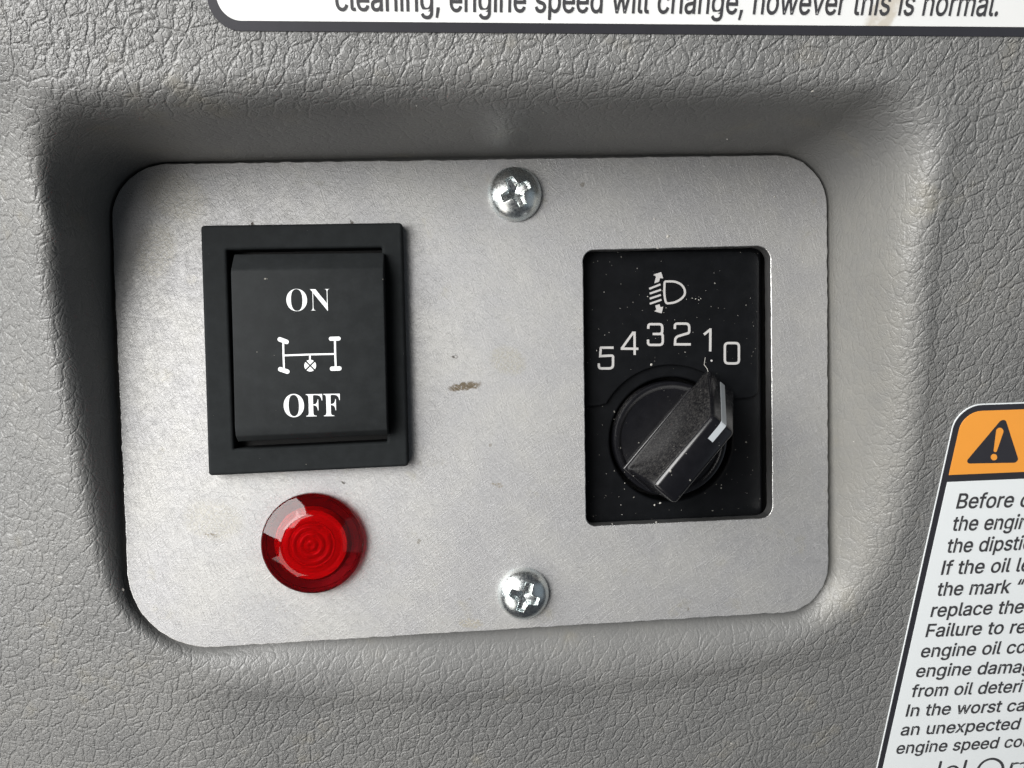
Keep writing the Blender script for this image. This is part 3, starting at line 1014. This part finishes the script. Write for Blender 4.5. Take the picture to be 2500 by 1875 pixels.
# differential-lock sign: axles, shaft and four wheels
sx = lambda x: 650 + x * 210 / 2212
sy = lambda y: 800 + y * 210 / 2212
mb = MB()
K = 0
def sign_stroke(pts, w, cap=0):
    global K
    K += 1
    lp = stroke_loops([(sx(a), sy(b)) for a, b in pts], w * 210 / 2212, cap=cap)
    pl = rock(.030 + .003 * K)
    print_loops(mb, lp, lambda a, b: Vector(pl(a, b)))
sign_stroke([(345, 300), (520, 365)], 115, 10)
sign_stroke([(358, 1068), (540, 1130)], 115, 10)
sign_stroke([(1660, 285), (1860, 280)], 105, 10)
sign_stroke([(1690, 1055), (1880, 1048)], 112, 10)
sign_stroke([(435, 380), (440, 700), (455, 1050)], 48)
sign_stroke([(1765, 320), (1772, 680), (1785, 1000)], 52)
sign_stroke([(462, 714), (1110, 690), (1750, 677)], 46)
sign_stroke([(1122, 700), (1122, 830)], 46)
cxs, cys, rs = 1130, 975, 152
for q in range(4):
    a0 = math.pi / 4 + q * math.pi / 2
    pts = []
    mx, my = cxs + 24 * math.cos(a0 + math.pi / 4), cys + 24 * math.sin(a0 + math.pi / 4)
    pts.append((sx(mx), sy(my)))
    for k in range(9):
        a = a0 + .13 + (math.pi / 2 - .26) * k / 8
        pts.append((sx(cxs + rs * math.cos(a)), sy(cys + rs * math.sin(a))))
    K += 1
    pl = rock(.030 + .003 * K)
    print_loops(mb, [pts], lambda a, b: Vector(pl(a, b)))
mb.build('differential_sign', M_ink, rocker)

# ------------------------------------------------------------------ red indicator lamp
lc = on(764, 1325, 0.6)
lamp = root('indicator_lamp', (lc.x, lc.y, 0), 'round ribbed red indicator lamp below the black rocker switch', 'indicator lamp')
mb = MB()
lathe(mb, [(6.55, 0.03), (6.62, 0.3), (6.62, 1.0), (6.55, 1.16), (6.38, 1.28), (5.3, 1.80), (4.25, 2.30), (4.02, 2.40), (3.7, 2.46), (2.6, 2.54), (1.3, 2.59), (0.02, 2.60)], lc, 128)
vs = [(lc.x + 6.55 * math.cos(2 * math.pi * k / 128), lc.y + 6.55 * math.sin(2 * math.pi * k / 128), 0.03) for k in range(128)]
mb.add(vs, [tuple(range(128))[::-1]])
mb.build('lens', M_lens, lamp, smooth=35)
mb = MB()
pr = [(4.6, 0.10), (4.55, 0.4), (4.4, 1.25)]
for k in range(0, 81):
    r = 4.35 * (1 - k / 80)
    pr.append((max(r, 0.01), 1.50 + 0.20 * abs(math.sin(math.pi * r / 0.92)) * (1 if r < 3.0 else .2) - 0.08 * r))
lathe(mb, pr, lc, 96)
mb.build('ribbed_core', M_core, lamp, smooth=60)
mb = MB()
lathe(mb, [(6.45, 0.06), (6.3, 0.25), (5.8, 0.22), (5.7, 0.08), (4.5, 0.08)], lc, 64)
mb.build('lamp_seat', M_seat, lamp, smooth=40)

# ------------------------------------------------------------------ headlight levelling switch
dc = on(1638.5, 1072, -1.8)
dial = root('levelling_switch', (dc.x, dc.y, -2.0), 'black headlight levelling switch with dial and numbers in the plate window', 'dial switch')
HZ, UZ = -2.9, -2.2
hs = round_loop([tuple(on(*q, HZ)[:2]) for q in ((1400, 585), (1858, 585), (1862, 1268), (1400, 1300))], [.3, 1.2, 1.6, .3], 8)
hc = on(1639, 1073, HZ)
hole = [(hc.x + 8.72 * math.cos(2 * math.pi * k / 96), hc.y + 8.72 * math.sin(2 * math.pi * k / 96)) for k in range(96)]
mb = MB()
slab(mb, hs, [hole], HZ, -7.5, 0.35, 4)
housing = mb.build('housing', M_house, dial, smooth=12)
m2 = MB()
a, b = on(1380, 560, -7), on(1930, 1330, -7)
m2.add([(a.x, a.y, -7.4), (b.x, a.y, -7.4), (b.x, b.y, -7.4), (a.x, b.y, -7.4)], [(0, 3, 2, 1)])
m2.build('dark_gap_sheet', M_void, dial)  # black sheet added so the gap beside the housing stays dark
# raised upper facing with its arc around the knob
uc = on(1638, 1074, UZ)
RA = 10.45
ul = []
a_end = on(1478, 984, UZ)
a0 = math.atan2(a_end.y - uc.y, a_end.x - uc.x)
b_end = on(1799, 968, UZ)
a1 = math.atan2(b_end.y - uc.y, b_end.x - uc.x)
for q in ((1400, 993), (1440, 992.5), (1464, 990)): ul.append(tuple(on(*q, UZ)[:2]))
for k in range(41):
    t = a0 + (a1 - a0) * k / 40
    ul.append((uc.x + RA * math.cos(t), uc.y + RA * math.sin(t)))
for q in ((1808, 973), (1826, 972), (1840, 969), (1849, 961), (1852, 948), (1853.5, 640), (1851, 626), (1845, 617), (1834, 613), (1400, 613)): ul.append(tuple(on(*q, UZ)[:2]))
mb = MB()
slab(mb, orient(ul, True), [], UZ, HZ - .05, 0.16, 3)
facing = mb.build('number_facing', M_house, dial, smooth=12)
place_u = lambda off: (lambda px, py: on(px, py, UZ + off))
DX, DY, DS = 1390, 570, 550 / 1217
NUMS = {   # left and top of each numeral in the photo, strokes (points, corner radius)
    '5': (153, 610, [([(86, 7), (17, 7), (13.5, 53)], 1), ([(7.5, 53), (66, 50), (83, 50), (83, 119), (7, 119), (6, 92)], 22)]),
    '4': (275, 530, [([(98, 93), (3, 92)], 1), ([(9, 90), (72, 2)], 1), ([(77, 0), (78, 126)], 1)]),
    '3': (420, 483, [([(6, 32), (7, 7), (82, 7), (82, 60), (30, 60)], 18), ([(62, 60), (84, 60), (85, 119), (5, 119), (5, 90)], 20)]),
    '2': (563, 480, [([(7, 36), (7, 7), (84, 7), (85, 58), (60, 64), (9, 80), (8, 119)], 20), ([(1, 119), (93, 119)], 1)]),
    '1': (725, 513, [([(2, 33), (35, 7)], 1), ([(37, 0), (36, 124)], 1)]),
    '0': (833, 585, [([(7, 7), (83, 7), (83, 117), (7, 117)], 20)]),
}
for ch, (ox, oy, strokes) in NUMS.items():
    mb = MB()
    for i, (st, rr) in enumerate(strokes):
        closed = ch == '0'
        pts = round_path(st, rr, closed)
        pts = [(DX + (ox + a) * DS, DY + (oy + b) * DS) for a, b in pts]
        print_loops(mb, stroke_loops(pts, 13.0 * DS, closed), place_u(.02 + .004 * i))
    mb.build('numeral', M_ink_grey, facing)
# headlight beam sign
hx = lambda x: 1550 + x * 200 / 2212
hy = lambda y: 640 + y * 200 / 2212
mb = MB()
dsh = chaikin([(800, 520), (900, 520), (1080, 520), (1260, 600), (1352, 740), (1352, 880), (1250, 1000), (1080, 1090), (920, 1112), (850, 1112), (815, 1020), (792, 820), (800, 640)], 3, True)
print_loops(mb, stroke_loops([(hx(a), hy(b)) for a, b in dsh], 58 * 200 / 2212, True), place_u(.02))
for i, (a, b) in enumerate((((388, 720), (690, 600)), ((400, 850), (705, 745)), ((402, 985), (702, 885)), ((402, 1125), (718, 1015)))):
    print_loops(mb, stroke_loops([(hx(a[0]), hy(a[1])), (hx(b[0]), hy(b[1]))], 52 * 200 / 2212), place_u(.02))
print_loops(mb, [[(hx(a), hy(b)) for a, b in ((525, 570), (650, 530), (680, 430), (765, 440), (710, 268), (515, 330), (505, 360), (545, 360), (570, 395))]], place_u(.02))
print_loops(mb, [[(hx(a), hy(b)) for a, b in ((550, 1170), (665, 1135), (690, 1215), (765, 1200), (722, 1380), (640, 1360), (522, 1325), (580, 1285))]], place_u(.02))
mb.build('headlight_sign', M_ink_grey, facing)
mb = MB()
q = (1390 + 768 * DS, 570 + 687 * DS)
print_loops(mb, [[(q[0] + 2.6 * math.cos(2 * math.pi * k / 12), q[1] + 2.6 * math.sin(2 * math.pi * k / 12)) for k in range(12)]], place_u(.02))
mb.build('index_dot', M_ink_grey, facing)

# turning knob
DZ = -1.8
mb = MB()
R = 8.05
lathe(mb, [(R - .1, -7.0), (R, -2.6), (R, DZ - .3), (R - .12, DZ - .06), (R - .35, DZ), (R - .75, DZ - .05), (R - 1.1, DZ - .32), (5, DZ - .34), (0.01, DZ - .34)], dc, 128)
pa, pb = on(1460 + 240 * .2411, 860 + 1190 * .2411, DZ), on(1460 + 950 * .2411, 860 + 340 * .2411, DZ)
U = (pb - pa); U.z = 0; U.normalize()
V = Vector((U.y, -U.x, 0))               # to the lower right
knob = mb.build('knob', M_knob, dial, smooth=35)
def kp(u, v, z): return Vector((dc.x, dc.y, 0)) + U * u + V * v + Vector((0, 0, z))
TOPZ = 11.2
mb = MB()
b0, b1 = 2.35, 1.85
vs = [kp(-7.3, -b0, DZ - .2), kp(10.4, -2.5, DZ - .2), kp(10.4, 2.5, DZ - .2), kp(-7.3, b0, DZ - .2),
      kp(-7.3, -b0 + .1, DZ + 1.0), kp(10.55, -2.45, DZ + 1.0), kp(10.55, 2.45, DZ + 1.0), kp(-7.3, b0 - .1, DZ + 1.0),
      kp(-7.0, -b1, TOPZ), kp(4.35, -b1, TOPZ), kp(4.35, b1, TOPZ), kp(-7.0, b1, TOPZ)]
fs = [(3, 2, 1, 0), (0, 1, 5, 4), (1, 2, 6, 5), (2, 3, 7, 6), (3, 0, 4, 7), (4, 5, 9, 8), (5, 6, 10, 9), (6, 7, 11, 10), (7, 4, 8, 11), (8, 9, 10, 11)]
mb.add(vs, fs)
grip = mb.build('grip', M_knob, knob, smooth=40, bevel=0.75)
mb = MB()
u0 = R * .93
vs = [kp(-7.45, -2.62, DZ - .36), kp(7.3, -2.62, DZ - .36), kp(7.3, 2.62, DZ - .36), kp(-7.45, 2.62, DZ - .36),
      kp(-7.45, -2.62, DZ + .35), kp(7.3, -2.62, DZ + .35), kp(7.3, 2.62, DZ + .35), kp(-7.45, 2.62, DZ + .35)]
mb.add(vs, [(3, 2, 1, 0), (0, 1, 5, 4), (1, 2, 6, 5), (2, 3, 7, 6), (3, 0, 4, 7), (4, 5, 6, 7)])
mb.build('grip_foot', M_knob, knob, smooth=40, bevel=0.16)
# white pointer line over the top and down the sloping nose
slope = (kp(10.55, 0, DZ + 1.0) - kp(4.35, 0, TOPZ))
sn = Vector((0, 0, 1)) * abs(U.dot(slope)) + U * abs(slope.z); sn.normalize()
path = [(kp(1.75, 0, TOPZ + .05)), (kp(4.15, 0, TOPZ + .05)), (kp(4.35, 0, TOPZ) + (sn + Vector((0, 0, 1))).normalized() * .0), (kp(4.35, 0, TOPZ) + slope * .05 + sn * .06), (kp(4.35, 0, TOPZ) + slope * .93 + sn * .06)]
mb = MB()
vs = []
for p in path:
    vs += [p - V * .38, p + V * .38, p - V * .42 - Vector((0, 0, .25)) - U * .1, p + V * .42 - Vector((0, 0, .25)) - U * .1]
fs = []
for i in range(len(path) - 1):
    a, b = i * 4, i * 4 + 4
    fs += [(a, a + 1, b + 1, b), (a + 2, a, b, b + 2), (a + 1, a + 3, b + 3, b + 1)]
fs += [(0, 2, 3, 1), (len(vs) - 4, len(vs) - 3, len(vs) - 1, len(vs) - 2)]
mb.add(vs, fs)
mb.build('pointer_line', M_mark, knob)

# ------------------------------------------------------------------ stickers on the sloping panel
PU = Vector((0, 1, PB)).normalized()      # up along the panel


def loc_p(px, py):
    q = onp(px, py)
    return (q.x, q.y / PU.y)


def put_p(base):
    def put(x, y, z):
        p = Vector((x, 0, PZ)) + PU * y + PN * (z + base)
        return p
    return put


def at_p(off):
    g = put_p(0)
    return lambda x, y: g(x, y, off)


def sticker_line(parent, s, prefix, p0, p1, em_h, bold, mat, italic=0.0):
    """one line of lettering: ink of prefix runs from photo pixel p0 to p1 along the baseline; em_h = mm per em vertically"""
    a, b = loc_p(*p0), loc_p(*p1)
    groups, x0, _ = text_layout(s, bold)
    _, q0, q1 = text_layout(prefix, bold)
    d = Vector((b[0] - a[0], b[1] - a[1]))
    k = d.length / (q1 - q0)
    d.normalize()
    e = Vector((-d.y, d.x))
    mbl = MB()
    for i, g in enumerate(groups):
        lp = [[tuple(Vector(a) + d * ((p[0] - q0) * k + p[1] * italic * em_h / 1000) + e * (p[1] * em_h / 1000)) for p in l] for l in g]
        print_loops(mbl, lp, at_p(.20 + .004 * (i % 5)))
    return mbl.build('text_line', mat, parent)


# top sticker
tl = loc_p(508, 0)
tb = loc_p(1250, 87)
tb2 = loc_p(2500, 91.5); tb1 = loc_p(567, 76)
xl = loc_p(512, 25)[0] - .1
top_y = tb[1] + 30
lo_l = (xl, tb1[1] + (tb[1] - tb1[1]) * 0.0)
outer = round_loop([(xl, tb1[1]), (78, tb2[1]), (78, top_y), (xl, top_y)], [2.9, 2, 2, 2.9], 10)
q = onp(1400, 40)
notice = root('notice_sticker', (q.x, q.y, q.z), 'white sticker with black border and one line of text along the top', 'sticker')
mb = MB()
slab(mb, outer, [], 0.10, -0.05, 0.03, 1, put=put_p(0))
mb.build('border', M_black, notice)
bw = 0.92
inner = round_loop([(xl + bw, tb1[1] + bw), (78 - bw, tb2[1] + bw), (78 - bw, top_y - bw), (xl + bw, top_y - bw)], [2.1, 1, 1, 2.1], 10)
mb = MB()
slab(mb, inner, [], 0.15, 0.05, 0.02, 1, put=put_p(0))
mb.build('white_field', M_white, notice)
sticker_line(notice, 'cleaning, engine speed will change, however this is normal.', 'cleaning, engine speed will change, however this is normal.', (820, 26), (2432, 39), 4.55, 9, M_text, italic=0.02)

# right sticker
e0, e1 = loc_p(2335.5, 1030), loc_p(2131.5, 1875)
xr = (e0[0] + e1[0]) / 2
ty = loc_p(2440, 984)[1]
by = loc_p(2131, 1875)[1] - 14
q = onp(2330, 1500)
warn = root('warning_sticker', (q.x, q.y, q.z), 'white warning sticker with orange heading and black triangle at the right edge of the dashboard', 'sticker')
X1 = 105.0
mb = MB()
slab(mb, round_loop([(xr, by), (X1, by), (X1, ty), (xr, ty)], [2.5, 2.5, 2.5, 3.3], 10), [], 0.08, -0.05, 0.02, 1, put=put_p(0))
mb.build('backing', M_white2, warn)
g_ = 0.14
mb = MB()
slab(mb, round_loop([(xr + g_, by + g_), (X1 - g_, by + g_), (X1 - g_, ty - g_), (xr + g_, ty - g_)], [2.4, 2.4, 2.4, 3.2], 10), [], 0.11, 0.02, 0.01, 1, put=put_p(0))
mb.build('border', M_black, warn)
bw2 = 0.98
y_o = loc_p(2400, 1155)[1]
y_w = loc_p(2400, 1172)[1]
ti = loc_p(2440, 1000.5)[1]
mb = MB()
slab(mb, round_loop([(xr + bw2, y_o), (X1 - bw2, y_o), (X1 - bw2, ti), (xr + bw2, ti)], [.02, .02, 2, 2.5], 8), [], 0.15, 0.05, 0.01, 1, put=put_p(0))
head = mb.build('orange_heading', M_orange, warn)
mb = MB()
slab(mb, round_loop([(xr + bw2, by + bw2), (X1 - bw2, by + bw2), (X1 - bw2, y_w), (xr + bw2, y_w)], [1.5, 1.5, .02, .02], 8), [], 0.15, 0.05, 0.01, 1, put=put_p(0))
mb.build('white_field', M_white2, warn)
tri = round_loop([loc_p(2450, 1014), loc_p(2486.5, 1128), loc_p(2352, 1130.5)], [.55, .45, .45], 8)
bang = []
for cxp, cyp, rp, a_, b_ in ((2438.5, 1052, 9.3, -10, 190), (2427.8, 1098, 4.4, 190, 350)):
    for k in range(10):
        t = math.radians(a_ + (b_ - a_) * k / 9)
        bang.append(loc_p(cxp + rp * math.cos(t), cyp - rp * math.sin(t)))
dot = [loc_p(2424.5 + 8 * math.cos(2 * math.pi * k / 20), 1114.6 - 8 * math.sin(2 * math.pi * k / 20)) for k in range(20)]
mb = MB()
print_loops(mb, [orient(tri, True), orient(bang, False), orient(dot, False)], at_p(.17))
mb.build('warning_triangle', M_black, head)
LINES = [
    ('Before c', 'Before', (2331.4, 1239.4), (2468.8, 1236)),
    ('the engine', 'the', (2320, 1293.8), (2382, 1292)),
    ('the dipstick', 'the', (2306.8, 1347.5), (2369.4, 1345)),
    ('If the oil level', 'If the oil', (2294.5, 1401), (2461.6, 1394)),
    ('the mark “(', 'the mark', (2282.8, 1452.6), (2461.6, 1445.5)),
    ('replace the', 'replace the', (2268.9, 1504), (2494, 1494)),
    ('Failure to re', 'Failure to', (2256.8, 1553), (2444.5, 1545)),
    ('engine oil co', 'engine oil', (2244, 1602.7), (2438.8, 1594)),
    ('engine damage', 'engine', (2232.3, 1651), (2366, 1645)),
    ('from oil deteri', 'from oil', (2220.5, 1699.5), (2369.5, 1692.5)),
    ('In the worst ca', 'In the worst', (2208.6, 1747), (2439.8, 1735.5)),
    ('an unexpected i', 'an unexpected', (2195.5, 1793.5), (2484, 1777.5)),
    ('engine speed cou', 'engine speed', (2184.5, 1838), (2432, 1824)),
]
for s, pre, a, b in LINES:
    sticker_line(warn, s, pre, a, b, 4.35, 12, M_text, italic=-0.01)
# outline drawing of the dipstick ring under the text
zx = lambda x: 2100 + x * 400 / 2107
zy = lambda y: 1560 + y * 400 / 2107
mb = MB()
for i, (pts, w) in enumerate((([(1030, 1570), (985, 1750)], 44), ([(1060, 1740), (1110, 1650), (1190, 1618), (1250, 1650), (1262, 1720)], 40), ([(1355, 1555), (1300, 1760)], 44),
                              ([(1470, 1720), (1540, 1590), (1640, 1530), (1740, 1530), (1820, 1590), (1830, 1680), (1800, 1790), (1740, 1900)], 44))):
    pts = chaikin(pts, 2) if len(pts) > 3 else pts
    print_loops(mb, stroke_loops([loc_p(zx(a), zy(b)) for a, b in pts], w * 400 / 2107 / 19.0, cap=6), at_p(.17 + .004 * i))
mb.build('dipstick_drawing', M_text, warn)
sticker_line(warn, 'm', 'm', (zx(1895), zy(1690)), (zx(2110), zy(1680)), 4.6, 12, M_text)

# ------------------------------------------------------------------ loose dust on the plate and the switch
mb = MB()
rng = random.Random(11)
FLECKS = [(1631, 577, .0, .30), (1598, 535, .0, .20), (1891, 480, .0, .16), (2033, 613, -1.5, .16), (2062, 608, -1.0, .14), (2064, 606, -1.0, .16), (1606, 606, .0, .22),
          (1495, 1279, -.3, .16), (1602, 1275, -.3, .14), (1340, 448, 0, .12), (1338, 466, 0, .13), (1612, 1228, -2.6, .2), (1598, 1233, -2.6, .15), (1017, 259, None, .09), (1775, 340, None, .07),
          (1676, 731, UZ + .01, .10), (1690, 728, UZ + .01, .09), (1698, 730, UZ + .01, .13), (1706, 732, UZ + .01, .12), (1711, 729, UZ + .01, .09), (1581, 724, UZ + .01, .12),
          (1590, 890, -2.15, .2), (1755, 1010, -2.1, .16), (300, 1440, .02, .2), (320, 1478, -1.9, .18), (1960, 640, .0, .12), (700, 440, .0, .10), (1100, 700, 0, .1), (950, 1290, 0, .12)]
for _ in range(22):
    FLECKS.append((rng.uniform(1440, 1840), rng.uniform(640, 860), UZ + .01, rng.uniform(.04, .09)))
for _ in range(24):
    FLECKS.append((rng.uniform(1440, 1840), rng.uniform(1150, 1262), HZ + .01, rng.uniform(.03, .08)))
for _ in range(60):
    FLECKS.append((rng.uniform(330, 1980), rng.uniform(430, 1470), .004, rng.uniform(.03, .08)))
for _ in range(26):
    FLECKS.append((rng.uniform(1250, 2050), rng.uniform(1548, 1580) - (_ % 2) * 3, -1.6, rng.uniform(.06, .14)))
for px, py, z, r in FLECKS:
    p = on(px, py, z) if z is not None else onp(px, py, .1)
    n = 7
    ring = []
    el, a0 = rng.uniform(.45, 1), rng.uniform(0, 3.1)
    for k in range(n):
        a = 2 * math.pi * k / n
        rr = r * rng.uniform(.6, 1.15)
        x, y = rr * math.cos(a), rr * el * math.sin(a)
        ring.append((p.x + x * math.cos(a0) - y * math.sin(a0), p.y + x * math.sin(a0) + y * math.cos(a0), p.z + .01))
    mb.add(ring + [(p.x, p.y, p.z + .01 + r * .5)], [(k, (k + 1) % n, n) for k in range(n)])
M_dust = sheet('pale_dust', (0.46, 0.445, 0.41), 0.8)
tag(mb.build('dust', M_dust), 'pale dust flecks scattered over the plate and the dial switch', 'dust', kind='stuff')
# one short hair caught beside the knob's nose
pts = [on(1722, 873, UZ + .1), on(1719, 890, UZ + .2), on(1727, 901, UZ + .25), on(1729, 910, UZ + .2), on(1722, 918, UZ + .1), on(1716, 924, UZ + .06)]
mb = MB()
vs, fs = [], []
for p in pts:
    for k in range(5):
        a = 2 * math.pi * k / 5
        vs.append(p + Vector((math.cos(a) * .045, math.sin(a) * .03, math.sin(a) * .03)))
for i in range(len(pts) - 1):
    for k in range(5):
        fs.append((i * 5 + k, i * 5 + (k + 1) % 5, i * 5 + 5 + (k + 1) % 5, i * 5 + 5 + k))
mb.add(vs, fs)
tag(mb.build('lint_fibre', M_dust), 'short pale fibre lying above the tip of the dial knob', 'fibre')
